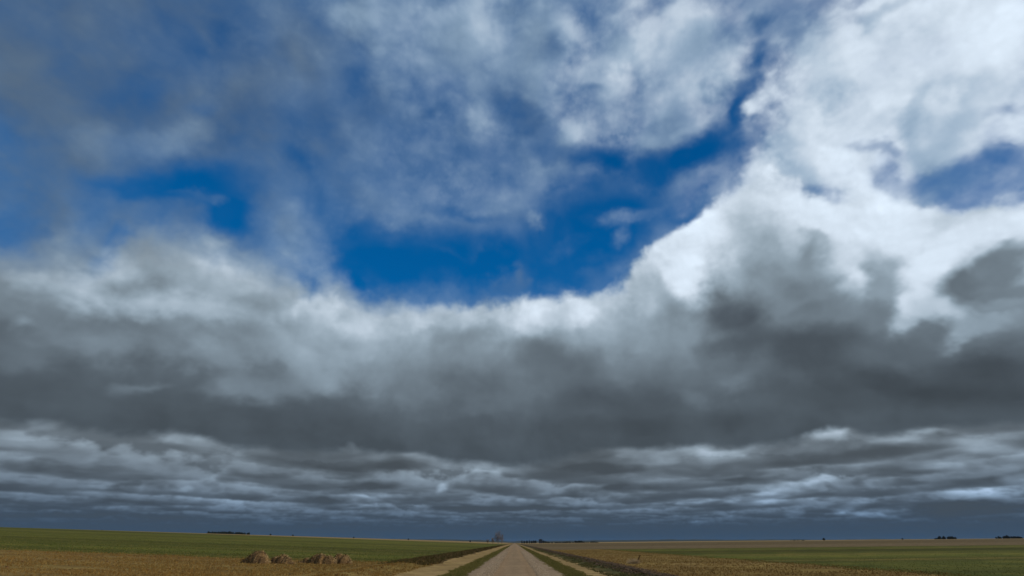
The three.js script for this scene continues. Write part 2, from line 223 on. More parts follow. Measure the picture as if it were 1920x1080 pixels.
      if (el2 > T - 6) {
        state[0] = lerp(0.75 * smooth(-0.3, 0.2, n), 0.45, known); state[1] = 172 + 42 * Math.cos((az2 - SUN_AZ) * D2R);
        paint(high, dx, dy, dz, -raw * 0.4 - s * 0.5);
        A = state[0]; L = state[1];
        A = clamp(A + (s * 1.1 + w1 * 0.3) * (0.06 + 2 * A * (1 - A)));
      }
      const edge = lerp(2.4, 0.75, smooth(-32, -4, az2)) + 1.2 * smooth(60, 90, Math.abs(az2)); warmth[i] = -1; let R = lerp(0.26, 0.7, smooth(125, 215, L));
      const inBank = smooth(T + edge, T - edge * 1.2, el2 - raw * 1.3 - s * 1.6);
      if (inBank > 0) {
        const t = clamp((T - el2) / Math.max(2, T - B));
        state[0] = 1; state[1] = lerp(glowAt(az2), 78, Math.pow(smooth(-0.25, 1, t), 1.15));
        paint(bank, dx, dy, dz, -raw * 0.3 - s * 0.45);
        let wm = smooth(0.25, 1, t), l = state[1], rr = lerp(0.95, 0.42, smooth(0, 0.55, t));
        const under = smooth(B + 0.45, B - 0.5, el2 - s * 1.5 - w2 * 0.6);
        if (under > 0) {
          deck(x, Math.max(0.012, se), z);
          const beyond = state[0], lumps = state[1] + beyond * 104;
          state[1] = 112;
          paint(far, dx, dy, dz, -s * 1.1 - w2 * 0.5);
          l = lerp(l, lerp(lumps * Math.pow(state[1] / 112, 1.05), 66, 0.85 * smooth(3.4, 0.8, el)), under); rr = lerp(rr, 0.3, under); wm = lerp(wm, 1.45, under);
        }
        const shown = A * (1 - inBank) + inBank;
        L = (L * A * (1 - inBank) + l * inBank) / Math.max(1e-4, shown); A = shown; R = lerp(R, rr, inBank); warmth[i] = wm * inBank - (1 - inBank);
      }
      if (A > 0.02 && el2 > B - 1) {
        const bias = lerp(-0.06, 0.16, Math.sqrt(A));
        let op = 0, sunlit = 0;
        if (inBank < 1) { shell(x, y, z, bias, 6.4); op += state[0] * (1 - inBank); sunlit += state[1] * (1 - inBank); }
        if (inBank > 0) { shell(x, y, z, bias, 4.2); op += state[0] * inBank; sunlit += state[1] * inBank; }
        if (A < 0.995) A = clamp(A + (op - 0.6) * (0.35 + 0.5 * smooth(0.25, 0.75, A)) * lerp(0.45, 1, smooth(-30, 20, az2)) * 1.7 * A * (1 - A) * 1.2);
        L *= 1 + R * 0.75 * (sunlit - lerp(0.6, 0.43, inBank)); if (L > 205) L = 205 + 31 * Math.tanh((L - 205) / 31);
      }
      cover[i] = A; light[i] = L; rough[i] = R;
    }
  }
  // relief of the puffs against the light from the right, then colour
  const sx = Math.max(1, Math.round(W / 4096 * 5)), sy = Math.max(1, Math.round(W / 4096 * 4));
  for (let r = 0; r < half; r++) {
    const el = ((r + 0.5) / half) * 90, haze = 0.8 * Math.exp(-el / 2.1) + 0.1 * Math.exp(-el / 9);
    const clear = [lin(1 + 10 * Math.exp(-el / 12)), lin(76 + 18 * smooth(45, 20, el)), lin(136 + 24 * smooth(45, 20, el))];
    for (let col = 0; col < W; col++) {
      const i = r * W + col, r2 = Math.min(half - 1, r + sy), c2 = (col + sx) % W, relief = puffs[i] - puffs[r2 * W + c2];
      const l = lerp(light[i] * (1 + rough[i] * (relief * 0.2 + puffs[i] * 0.16)), 72, 0.6 * haze), A = cover[i], wm = warmth[i];
      const blue = smooth(120, 70, l), white = smooth(150, 230, l);
      let cr = lin(l * lerp((wm < 0 ? 0.9 + 0.055 * wm : 0.895 + 0.05 * Math.max(0, wm - 1)), 0.94, white)), cg = lin(l * (1.0)), cb = lin(l * lerp((wm < 0 ? 1.08 - 0.065 * wm : 1.08 - 0.05 * Math.max(0, wm - 1)), 1.06, white) + 3 * blue * clamp(1 - wm));
      cr = lerp(cr, lin(l * 0.57), haze); cg = lerp(cg, lin(l), haze); cb = lerp(cb, lin(l * 1.42), haze);
      const o = ((half + r) * W + col) * 4;
      data[o] = lerp(clear[0], cr, A); data[o + 1] = lerp(clear[1], cg, A); data[o + 2] = lerp(clear[2], cb, A); data[o + 3] = 1;
    }
  }
  for (let r = 0; r < half; r++) for (let col = 0; col < W; col++) { const o = (r * W + col) * 4; data[o] = 0.03; data[o + 1] = 0.055; data[o + 2] = 0.1; data[o + 3] = 1; }
  const t = new THREE.DataTexture(data, W, H, THREE.RGBAFormat, THREE.FloatType);
  t.mapping = THREE.EquirectangularReflectionMapping; t.magFilter = THREE.LinearFilter; t.minFilter = THREE.LinearFilter; t.wrapS = THREE.RepeatWrapping; t.needsUpdate = true;
  return t;
}
const sky = makeSky(4096);
scene.background = sky;
scene.environment = sky;

// ---------------------------------------------------------------- helpers
const used = new Set();
const numbered = (name) => { if (!used.has(name)) { used.add(name); return name; } let k = 1; while (used.has(name + '_' + String(k).padStart(3, '0'))) k++; const n = name + '_' + String(k).padStart(3, '0'); used.add(n); return n; };
const shade = (o) => { o.traverse((m) => { if (m.isMesh) { m.castShadow = true; m.receiveShadow = true; } }); return o; };
function place(o, name, data) { o.name = numbered(name); Object.assign(o.userData, data); scene.add(shade(o)); return o; }
const part = (name, g, m, parent) => { const o = new THREE.Mesh(g, m); o.name = name; parent.add(o); return o; };
const softplus = (t, w) => (t / w > 40 ? t : w * Math.log1p(Math.exp(t / w)));

// ---------------------------------------------------------------- the land: a road along -z in a very shallow valley
const rise = (x) => 0.0306 * (softplus(-x - 10, 6) - softplus(-x - 900, 60)) + 0.0094 * (softplus(x - 8, 6) - softplus(x - 1600, 60));
const crossSection = (x) => {
  const a = Math.abs(x);
  const crown = 0.06 * clamp(1 - (a / 3.45) ** 2);
  const ditch = -0.16 * smooth(3.4, 5.4, a) * (1 - smooth(6.6, 9, a));
  return crown + ditch + 0.22 * Math.exp(-(((x + 10.6) / 1.1) ** 2)) + 0.14 * Math.exp(-(((x - 9.2) / 0.9) ** 2));
};
const land = (x, z) => rise(x) + crossSection(x) + (Math.abs(x) > 3.5 ? 0.05 * noise3(x * 0.13, 3.3, z * 0.13) * smooth(3.5, 5, Math.abs(x)) : 0);

const ROWS = [];
{ let z = 60; while (z > -9000) { ROWS.push(z); z -= z > 0 ? 3 : Math.max(0.45, -z * 0.011); } ROWS.push(-9000); }

// a tile of ground texture: f(u, v) on a torus -> [r, g, b] multipliers and height
function tileNoise(u, v, cells, seed) {                                  // gradient-free value noise that wraps
  const h = (i, j) => { let n = Math.imul((((i % cells) + cells) % cells) + 374761, 668265263) ^ Math.imul((((j % cells) + cells) % cells) + seed * 7919, 374761393); n = Math.imul(n ^ (n >>> 13), 1274126177); return ((n ^ (n >>> 16)) >>> 0) / 4294967296; };
  const x = u * cells, y = v * cells, i = Math.floor(x), j = Math.floor(y), fx = x - i, fy = y - j, sx = fx * fx * (3 - 2 * fx), sy = fy * fy * (3 - 2 * fy);
  return lerp(lerp(h(i, j), h(i + 1, j), sx), lerp(h(i, j + 1), h(i + 1, j + 1), sx), sy) * 2 - 1;
}
function groundMaterial(metres, color, pattern, roughness = 1, bump = 0.03, size = 1024) {
  const bytes = new Uint8Array(size * size * 4), heights = new Uint8Array(size * size * 4);
  for (let y = 0; y < size; y++) for (let x = 0; x < size; x++) {
    const [r, g, b, h] = pattern(x / size, y / size), o = (y * size + x) * 4;
    bytes[o] = clamp(r) * 255; bytes[o + 1] = clamp(g) * 255; bytes[o + 2] = clamp(b) * 255; bytes[o + 3] = 255;
    heights[o] = heights[o + 1] = heights[o + 2] = clamp(h) * 255; heights[o + 3] = 255;
  }
  const tex = (d, cs) => { const t = new THREE.DataTexture(d, size, size); t.wrapS = t.wrapT = THREE.RepeatWrapping; t.magFilter = THREE.LinearFilter; t.minFilter = THREE.LinearMipmapLinearFilter; t.generateMipmaps = true; if (cs) t.colorSpace = cs; t.repeat.set(1 / metres, 1 / metres); t.needsUpdate = true; return t; };
  const m = new THREE.MeshPhysicalMaterial({ specularIntensity: 0.12, roughness, vertexColors: true, map: tex(bytes), bumpMap: tex(heights), bumpScale: bump });
  m.color.setRGB(...color);
  return m;
}
const T = tileNoise;
const gravelM = groundMaterial(16, [0.34, 0.24, 0.14], (u, v) => {
  const f = 0.5 * T(u, v, 400, 1) + 0.5 * T(u, v, 180, 2), c = T(u, v, 40, 3) * 0.6 + T(u, v, 9, 4) * 0.4, k = 0.72 + 0.24 * f + 0.09 * c;
  return [k, k * (1 + 0.02 * c), k * (1 + 0.06 * f), 0.5 + 0.5 * f];
}, 1, 0.025);
const strawM = groundMaterial(40, [0.26, 0.172, 0.052], (u, v) => {
  const f = 0.5 * T(u, v, 500, 5) + 0.5 * T(u, v * 1, 220, 6), s = T(u * 1, v, 60, 7), c = T(u, v, 11, 8), k = 0.68 + 0.24 * f + 0.12 * s + 0.08 * c;
  return [k, k * (1 + 0.05 * s + 0.03 * c), k * (1 + 0.14 * f), 0.5 + 0.45 * f];
}, 1, 0.08);
const cropM = groundMaterial(48, [0.108, 0.112, 0.02], (u, v) => {
  const f = 0.5 * T(u, v, 480, 9) + 0.5 * T(u, v, 200, 10), c = T(u, v, 24, 11), k = 0.68 + 0.25 * f + 0.12 * c;
  return [k * (1 + 0.1 * c), k, k * (1 + 0.2 * f), 0.5 + 0.45 * f];
}, 1, 0.07);
const dirtM = groundMaterial(24, [0.34, 0.235, 0.095], (u, v) => {
  const f = 0.5 * T(u, v, 400, 12) + 0.5 * T(u, v, 150, 13), c = T(u, v, 16, 14), k = 0.7 + 0.2 * f + 0.14 * c;
  return [k, k * (1 + 0.03 * c), k * (1 + 0.1 * f), 0.5 + 0.45 * f];
}, 1, 0.04);
const vergeM = groundMaterial(24, [0.135, 0.115, 0.04], (u, v) => {
  const f = 0.5 * T(u, v, 400, 15) + 0.5 * T(u, v, 160, 16), c = T(u, v, 18, 17), k = 0.66 + 0.26 * f + 0.16 * c;
  return [k * (1 + 0.16 * c), k, k * (1 + 0.2 * f), 0.5 + 0.45 * f];
}, 1, 0.08);
const soilM = groundMaterial(20, [0.115, 0.078, 0.044], (u, v) => {
  const f = 0.5 * T(u, v, 300, 18) + 0.5 * T(u, v, 110, 19), c = T(u, v, 30, 20), k = 0.64 + 0.3 * f + 0.16 * c;
  return [k, k, k * (1 + 0.1 * f), 0.5 + 0.5 * f];
}, 1, 0.1);

// a sheet between two edges x0(z), x1(z); columns lie at x0 + (x1 - x0) * t
function sheet(name, label, x0, x1, stops, zNear, zFar, m, tint, lift = 0, extra = null) {
  const zs = [zNear, ...ROWS.filter((z) => z < zNear - 0.05 && z > zFar + 0.05), zFar], n = stops.length;
  const pos = new Float32Array(zs.length * n * 3), col = new Float32Array(zs.length * n * 3), uv = new Float32Array(zs.length * n * 2), idx = [];
  zs.forEach((z, j) => {
    const a = x0(z), b = x1(z);
    stops.forEach((t, i) => {
      const x = a + (b - a) * t, o = j * n + i, y = land(x, z) + lift + (extra ? extra(x, z, t) : 0);
      pos.set([x, y, z], o * 3); uv.set([x, z], o * 2); col.set(tint(x, z), o * 3);
      if (j && i) idx.push(o - n - 1, o - n, o - 1, o - n, o, o - 1);
    });
  });
  const g = new THREE.BufferGeometry();
  g.setAttribute('position', new THREE.BufferAttribute(pos, 3)); g.setAttribute('uv', new THREE.BufferAttribute(uv, 2)); g.setAttribute('color', new THREE.BufferAttribute(col, 3));
  g.setIndex(idx); g.computeVertexNormals();
  return place(new THREE.Mesh(g, m), name, { kind: 'structure', label, category: 'ground' });
}
const even = (n) => Array.from({ length: n + 1 }, (_, i) => i / n);
const wide = (n, p = 3.2) => even(n).map((t) => t ** p);                 // dense near t = 0
const ragged = (x, amp, seed, f = 0.35) => (z) => x + amp * (noise3(seed, 0.5, z * f) + 0.6 * noise3(seed, 7.5, z * f * 3.7)) * Math.min(1, 400 / (1 + Math.abs(z)));
const E = {
  roadL: ragged(-3.4, 0.4, 1, 0.5), roadR: ragged(3.45, 0.4, 2, 0.5), vergeL: ragged(-4.9, 0.5, 3, 0.3), vergeR: ragged(5.0, 0.5, 4, 0.3), dirtL: ragged(-8.2, 0.5, 5, 0.2), dirtR: ragged(7.1, 0.35, 6),
  weedR: ragged(8.2, 0.4, 7), soilR: ragged(10.3, 0.5, 8), ridgeL: ragged(-12.4, 0.6, 9, 0.2), stubbleR: ragged(26.8, 0.9, 10, 0.12),
};
const OUT = () => 9000, OUTL = () => -9000, FAR = -9000;
const Z_LEFT = -60, Z_RIGHT = -178, Z_EDGE_L = -900, Z_END = -1150;
const N = (x, z, sx, sz, seed) => noise3(x * sx, seed, z * sz);
const grey = (k) => [k, k, k];
const strawTint = (x, z) => { const a = N(x, z, 0.03, 0.12, 1), b = N(x, z, 0.12, 0.5, 2), c = N(x, Math.log(2 - Math.min(0, z)) * 13, 0.012, 1, 21), k = 1 + 0.26 * a + 0.2 * b + 0.26 * c; return [k, k * (1 + 0.05 * b + 0.05 * c), k * (1 + 0.1 * a + 0.16 * c)]; };
const cropTint = (x, z) => {                                            // drilled rows and thin patches run across, parallel to the headland
  const zz = z + 0.03 * x, d = Math.abs(z), a = N(x, zz, 0.006, 0.09, 3), b = N(x, zz, 0.012, 0.3, 4) * Math.min(1, 250 / d), c = N(x, zz, 0.004, 0.012, 5), p = smooth(0.0, 0.75, a + b * 0.9);
  const e = N(x, Math.log(2 - Math.min(0, zz)) * 2.6, 0.0022, 1, 22), f = N(x, Math.log(2 - Math.min(0, zz)) * 6.5, 0.005, 1, 23), k = 1 + 0.2 * c + 0.42 * e + 0.3 * f;
  return [k * (1 + 0.85 * p), k * (1 + 0.5 * p), k * (1 + 1.0 * p)];
};
const farTint = (x, z) => { const a = N(x, z, 0.0012, 0.006, 6), b = N(x, z, 0.003, 0.03, 7), k = 1 + 0.2 * a + 0.15 * b; return [k, k, k * (1 + 0.15 * a)]; };

sheet('ground', 'bare earth under the fields on both sides of the road', OUTL, OUT, even(120), 60, FAR, soilM, () => grey(1), -0.6);
sheet('gravel_road', 'straight grey gravel road with pale wheel tracks running to the horizon', E.roadL, E.roadR, even(44), 60, -6000, gravelM, (x, z) => {
  const w = 0.25 * noise3(4.4, 1.1, z * 0.03), track = Math.exp(-(((Math.abs(x + w) - 1.15) / 0.42) ** 2)), mid = Math.exp(-(((x + w) / 0.5) ** 2)), edge = smooth(1.9, 3.1, Math.abs(x)), n = noise3(x * 1.3, 2.2, z * 0.1), k = 1 + 0.1 * n + 0.07 * noise3(x * 0.5, 5.2, z * 0.04), rut = 0.16 * smooth(0.25, 0.7, noise3((x + w) * 2.6, 8.8, z * 0.035));
  return [k * (1 + 0.05 * track - 0.05 * mid - 0.03 * edge - rut), k * (1 + 0.01 * track - 0.05 * mid - rut), k * (1 - 0.03 * track - 0.06 * mid + 0.08 * edge - rut)];
}, 0.004, (x, z) => -0.02 * Math.exp(-(((Math.abs(x) - 1.15) / 0.4) ** 2)) + 0.035 * smooth(2.2, 2.9, Math.abs(x)) * (1 - smooth(3.1, 3.45, Math.abs(x))) * (0.6 + 0.5 * noise3(x, 1.1, z * 0.4)));
const vergeTint = (x, z) => { const a = N(x, z, 0.3, 0.25, 11), b = N(x, z, 1.2, 0.8, 12), k = 1 + 0.3 * a; return [k * (1.02 + 0.3 * b), k, k * (1 + 0.2 * b)]; };
sheet('grass_verge', 'narrow strip of short olive grass along the left edge of the gravel road', E.vergeL, E.roadL, even(5), 60, -3000, vergeM, vergeTint);
sheet('grass_verge', 'narrow strip of short olive grass along the right edge of the gravel road', E.roadR, E.vergeR, even(5), 60, -3000, vergeM, vergeTint);
const dirtTint = (x, z) => { const a = N(x, z, 0.25, 0.06, 13), b = N(x, z, 0.9, 0.2, 14), k = 1 + 0.22 * a + 0.12 * b; return [k, k * (1 + 0.04 * b), k * (1 + 0.1 * a)]; };
sheet('dirt_track', 'pale tan dirt track between the left grass verge and the fields', E.dirtL, E.vergeL, even(8), 60, -3000, dirtM, dirtTint);
sheet('dirt_track', 'pale tan dirt strip between the right grass verge and the ploughed soil', E.vergeR, E.dirtR, even(5), 60, -3000, dirtM, dirtTint);
sheet('weed_strip', 'patchy grey green weeds beside the ploughed soil right of the road', E.dirtR, E.weedR, even(4), 60, -3000, vergeM, vergeTint);
sheet('ploughed_strip', 'strip of dark ploughed soil in furrows right of the road', E.weedR, E.soilR, even(14), 60, -3000, soilM, (x, z) => grey(1 + 0.3 * N(x, z, 1.1, 0.25, 15)), 0, (x, z, t) => 0.07 * Math.sin(t * 19) * (1 - (2 * t - 1) ** 6) + 0.05 * noise3(x * 2, 1, z * 0.9));
sheet('weed_ridge', 'low dark ridge of dead weeds between the green field and the tan track', E.ridgeL, E.dirtL, even(10), Z_LEFT + 3, -3000, vergeM, (x, z) => { const a = N(x, z, 0.4, 0.12, 16), k = 0.75 + 0.2 * a; return [k * 1.25, k * 0.95, k * 0.9]; }, 0, (x, z) => 0.1 * noise3(x * 0.9, 2, z * 0.5));
sheet('stubble_field', 'golden brown stubble in front of the green field on the left', (z) => E.dirtL(z), OUTL, wide(70), 60, Z_LEFT + 3, strawM, strawTint);
sheet('stubble_field', 'thin golden brown headland just behind the straw piles', E.ridgeL, OUTL, wide(70), Z_LEFT + 3, Z_LEFT, strawM, strawTint);
sheet('green_field', 'wide striped green field rising to the left horizon', E.ridgeL, OUTL, wide(110, 2.6), Z_LEFT, Z_EDGE_L, cropM, cropTint);
sheet('far_field', 'thin pale tan field along the left horizon beyond the green field', E.ridgeL, OUTL, wide(80, 2.6), Z_EDGE_L, FAR, dirtM, farTint);
sheet('stubble_field', 'brown stubble strip between the ploughed soil and the right green field', E.soilR, E.stubbleR, even(24), 60, Z_RIGHT, strawM, strawTint);
sheet('green_field', 'green field on the right behind the brown stubble strip', E.stubbleR, OUT, wide(90), 60, Z_RIGHT, cropM, cropTint);
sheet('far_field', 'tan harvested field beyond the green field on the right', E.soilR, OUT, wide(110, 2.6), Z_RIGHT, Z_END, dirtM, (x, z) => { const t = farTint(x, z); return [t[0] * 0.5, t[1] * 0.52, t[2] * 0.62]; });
sheet('far_field', 'thin pale field along the right horizon', E.soilR, OUT, wide(80, 2.6), Z_END, FAR, dirtM, farTint);

// ---------------------------------------------------------------- low growth, stones and clods: nobody could count them
function tuft(blades, spread, seed) {
  const r = mulberry(seed), p = [];
  for (let i = 0; i < blades; i++) {
    const a = r() * 6.283, lean = spread * (0.3 + 0.7 * r()), h = 0.6 + 0.4 * r(), bx = (r() - 0.5) * 0.5, bz = (r() - 0.5) * 0.5, w = 0.07, c = Math.cos(a + 1.57) * w, s = Math.sin(a + 1.57) * w;
    p.push(bx - c, -0.05, bz - s, bx + c, -0.05, bz + s, bx + Math.cos(a) * lean, h, bz + Math.sin(a) * lean);
  }
  const g = new THREE.BufferGeometry(); g.setAttribute('position', new THREE.Float32BufferAttribute(p, 3)); g.computeVertexNormals(); return g;
}
const plain = (r, g, b, rough = 1) => { const m = new THREE.MeshPhysicalMaterial({ specularIntensity: 0.2, roughness: rough, side: THREE.DoubleSide }); m.color.setRGB(r, g, b); return m; };
const dummy = new THREE.Object3D();
function scatter(name, label, geometry, m, count, seed, spot, size, tints) {
  const r = mulberry(seed), list = [];
  for (let i = 0; i < count; i++) { const s = spot(r); if (s) list.push(s); }
  const o = new THREE.InstancedMesh(geometry, m, list.length), c = new THREE.Color();
  list.forEach(([x, z], i) => {
    const k = size[0] + (size[1] - size[0]) * r() ** 1.6;
    dummy.position.set(x, land(x, z) + 0.004, z); dummy.rotation.set(0, r() * 6.283, 0); dummy.scale.set(k * (0.8 + 0.5 * r()), k, k * (0.8 + 0.5 * r())); dummy.updateMatrix();
    o.setMatrixAt(i, dummy.matrix);
    const t = tints[Math.floor(r() * tints.length)], v = 0.8 + 0.4 * r(); o.setColorAt(i, c.setRGB(t[0] * v, t[1] * v, t[2] * v));
  });
  return place(o, name, { kind: 'stuff', label, category: 'ground cover' });
}
const depthIn = (r, a, b) => -(a * Math.pow(b / a, r()));                // spots thin out with distance as the view does
const white = plain(1, 1, 1);
const grassG = tuft(9, 0.5, 5), stalkG = tuft(6, 0.3, 6);
scatter('verge_grass', 'short olive grass along both edges of the gravel road', grassG, white, 52000, 11, (r) => {
  const z = depthIn(r, 8, 420), left = r() < 0.5, t = r() * 1.2 - 0.1, x = left ? lerp(E.vergeL(z) - 0.15, E.roadL(z) + 0.12, t) : lerp(E.roadR(z) - 0.12, E.vergeR(z) + 0.15, t);
  return [x, z];
}, [0.04, 0.13], [[0.141, 0.132, 0.035], [0.108, 0.117, 0.027], [0.216, 0.174, 0.063], [0.173, 0.143, 0.039]]);
scatter('weed_growth', 'dead brown weeds on the ridge left of the tan track', grassG, white, 12000, 12, (r) => { const z = depthIn(r, 55, 420); return [lerp(E.ridgeL(z) - 0.3, E.dirtL(z) - 0.3, r()), z]; }, [0.07, 0.28], [[0.086, 0.061, 0.023], [0.058, 0.041, 0.016], [0.144, 0.102, 0.042], [0.058, 0.061, 0.016]]);
scatter('weed_growth', 'grey green weeds between the tan strip and the ploughed soil', grassG, white, 12000, 13, (r) => { const z = depthIn(r, 8, 220), x = lerp(E.dirtR(z) - 0.5, E.weedR(z) + 0.4, r()); return noise3(x * 0.6, 4, z * 0.22) > -0.1 ? [x, z] : null; }, [0.05, 0.17], [[0.094, 0.095, 0.031], [0.115, 0.109, 0.042], [0.065, 0.068, 0.021], [0.144, 0.116, 0.047]]);
scatter('stubble_straw', 'short golden straw stubble on the near left field', stalkG, white, 42000, 14, (r) => { const z = depthIn(r, 30, 62); const x = -8 - (12 - z) * 1.25 * Math.sqrt(r()) * r(); return noise3(x * 0.12, 6, z * 0.5) > -0.35 ? [x, z] : null; }, [0.05, 0.14], [[0.259, 0.156, 0.042], [0.216, 0.116, 0.029], [0.302, 0.204, 0.068], [0.173, 0.095, 0.026]]);
scatter('stubble_straw', 'short golden straw stubble right of the ploughed soil', stalkG, white, 26000, 15, (r) => { const z = depthIn(r, 30, 178), x = lerp(E.soilR(z), E.stubbleR(z) + 1.5, r()); return noise3(x * 0.15, 6, z * 0.4) > -0.35 ? [x, z] : null; }, [0.05, 0.14], [[0.259, 0.156, 0.047], [0.216, 0.116, 0.031], [0.302, 0.204, 0.073], [0.173, 0.095, 0.026]]);
scatter('crop_leaves', 'young green crop leaves in the near part of the left green field', grassG, white, 34000, 16, (r) => { const z = depthIn(r, 60, 230), x = -12.6 + z * 1.2 * r(); return noise3(x * 0.012, 4, (z + 0.03 * x) * 0.3) < 0.35 ? [x, z] : null; }, [0.05, 0.15], [[0.094, 0.109, 0.021], [0.072, 0.095, 0.016], [0.122, 0.122, 0.031], [0.216, 0.177, 0.062]]);
scatter('crop_leaves', 'young green crop leaves in the right green field', grassG, white, 26000, 17, (r) => { const z = depthIn(r, 30, 178), x = E.stubbleR(z) - 0.8 + r() ** 1.5 * (60 - z); return [x, z]; }, [0.03, 0.08], [[0.094, 0.109, 0.021], [0.072, 0.095, 0.016], [0.122, 0.122, 0.031], [0.144, 0.122, 0.036]]);
const stoneG = (() => { const g = new THREE.IcosahedronGeometry(1, 0), p = g.attributes.position; for (let i = 0; i < p.count; i++) { const k = 0.8 + 0.35 * noise3(p.getX(i) * 2.1, p.getY(i) * 2.1, p.getZ(i) * 2.1); p.setXYZ(i, p.getX(i) * k, p.getY(i) * k * 0.6, p.getZ(i) * k); } g.computeVertexNormals(); return g; })();
scatter('gravel_stones', 'loose grey gravel stones along the sides of the road', stoneG, white, 40000, 18, (r) => { const z = depthIn(r, 8, 140), s = r() < 0.5 ? -1 : 1, x = s * (3.3 - 1.9 * r() ** 1.7) + 0.1 * noise3(1, 1, z); return [x, z]; }, [0.015, 0.05], [[0.36, 0.29, 0.21], [0.26, 0.21, 0.15], [0.42, 0.33, 0.24], [0.3, 0.23, 0.14]]);
scatter('soil_clods', 'dark clods on the ploughed strip right of the road', stoneG, white, 10000, 19, (r) => { const z = depthIn(r, 8, 200); return [lerp(E.weedR(z) - 0.2, E.soilR(z) + 0.5, r()), z]; }, [0.04, 0.14], [[0.09, 0.055, 0.03], [0.06, 0.038, 0.022], [0.13, 0.085, 0.05]]);
scatter('earth_clumps', 'scattered brown clumps on the left stubble', stoneG, white, 500, 20, (r) => { const z = depthIn(r, 33, 62); return [-9 - r() * 55, z]; }, [0.04, 0.16], [[0.14, 0.08, 0.035], [0.2, 0.12, 0.05], [0.09, 0.05, 0.025]]);

// ---------------------------------------------------------------- straw piles on the stubble
const pileM = new THREE.MeshStandardMaterial({ roughness: 1, vertexColors: true });
function strawPile(label, [x0, z0], lobes, seed, stalks) {
  const r = mulberry(seed), root = new THREE.Group(), RX = 1;
  let minX = 9, maxX = -9; for (const [lx, , w] of lobes) { minX = Math.min(minX, lx - w * 1.25); maxX = Math.max(maxX, lx + w * 1.25); }
  const depth = Math.max(...lobes.map((l) => l[3])) * 1.3, nx = Math.ceil((maxX - minX) / 0.045), nz = Math.ceil((2 * depth) / 0.06);
  const height = (x, z) => {
    let h = 0;
    for (const [lx, lz, w, d, t] of lobes) {
      const a = Math.atan2(z - lz, x - lx), q = Math.hypot((x - lx) / w, (z - lz) / d) * (1 + 0.16 * noise3(Math.cos(a) * 1.7 + seed, Math.sin(a) * 1.7, lx));
      if (q < 1.1) h = Math.max(h, t * Math.pow(1 - (q / 1.1) ** 2, 0.75));
    }
    const bumps = 0.2 * noise3(x * 3.1 + seed, 1.5, z * 3.1) + 0.12 * noise3(x * 7.3, seed, z * 7.3) + 0.06 * noise3(x * 17, seed, z * 17);
    return h > 0.01 ? h * (1 + 0.5 * bumps) + Math.min(1, h * 4) * bumps * 0.45 : -0.08;
  };
  const pos = [], col = [], idx = [], base = land(x0, z0);
  for (let j = 0; j <= nz; j++) for (let i = 0; i <= nx; i++) {
    const x = lerp(minX, maxX, i / nx), z = lerp(-depth, depth, j / nz), h = height(x, z), o = j * (nx + 1) + i;
    pos.push(x + 0.05 * noise3(x * 9, h * 9, z * 9), h - 0.02 + (land(x0 + x, z0 + z) - base), z + 0.05 * noise3(z * 9, x * 9, 3));
    const n = noise3(x * 5 + 9, seed, z * 5), f = noise3(x * 21, 4, z * 21), k = 0.75 + 0.35 * n + 0.3 * f, g = smooth(-0.2, 0.5, noise3(x * 2 + 3, 8, z * 2 + seed));
    col.push(lerp(0.12, 0.23, g) * k, lerp(0.068, 0.135, g) * k, lerp(0.025, 0.05, g) * k);
    if (i && j) idx.push(o - nx - 2, o - nx - 1, o - 1, o - nx - 1, o, o - 1);
  }
  for (let k = 0; k < idx.length; k += 3) { const t = idx[k + 1]; idx[k + 1] = idx[k + 2]; idx[k + 2] = t; }
  const g = new THREE.BufferGeometry(); g.setAttribute('position', new THREE.Float32BufferAttribute(pos, 3)); g.setAttribute('color', new THREE.Float32BufferAttribute(col, 3)); g.setIndex(idx); g.computeVertexNormals();
  part('heap', g, pileM, root);
  const sp = [], sc = [];
  for (let i = 0; i < stalks; i++) {
    const x = lerp(minX, maxX, r()), z = lerp(-depth, depth, r()), h = height(x, z); if (h < 0.03) continue;
    const a = r() * 6.283, up = (r() - 0.35) * 1.1, len = 0.06 + 0.16 * r(), w = 0.006 + 0.006 * r(), ca = Math.cos(a), sa = Math.sin(a), y = h + land(x0 + x, z0 + z) - base;
    const ex = x + ca * len, ey = y + up * len, ez = z + sa * len, t = [[0.4, 0.28, 0.12], [0.26, 0.16, 0.06], [0.14, 0.08, 0.03]][Math.floor(r() * 3)];
    sp.push(x - sa * w, y - w, z + ca * w, x + sa * w, y + w, z - ca * w, ex + sa * w, ey + w, ez - ca * w, x - sa * w, y - w, z + ca * w, ex + sa * w, ey + w, ez - ca * w, ex - sa * w, ey - w, ez + ca * w);
    for (let k = 0; k < 6; k++) sc.push(...t);
  }
  const s = new THREE.BufferGeometry(); s.setAttribute('position', new THREE.Float32BufferAttribute(sp, 3)); s.setAttribute('color', new THREE.Float32BufferAttribute(sc, 3)); s.computeVertexNormals();
  const loose = part('loose_straw', s, new THREE.MeshStandardMaterial({ roughness: 1, vertexColors: true, side: THREE.DoubleSide }), root); loose.userData.kind = 'stuff';
  root.position.set(x0, base, z0);
  return place(root, 'straw_pile', { label, category: 'straw pile', group: 'straw piles on the left stubble' });
}
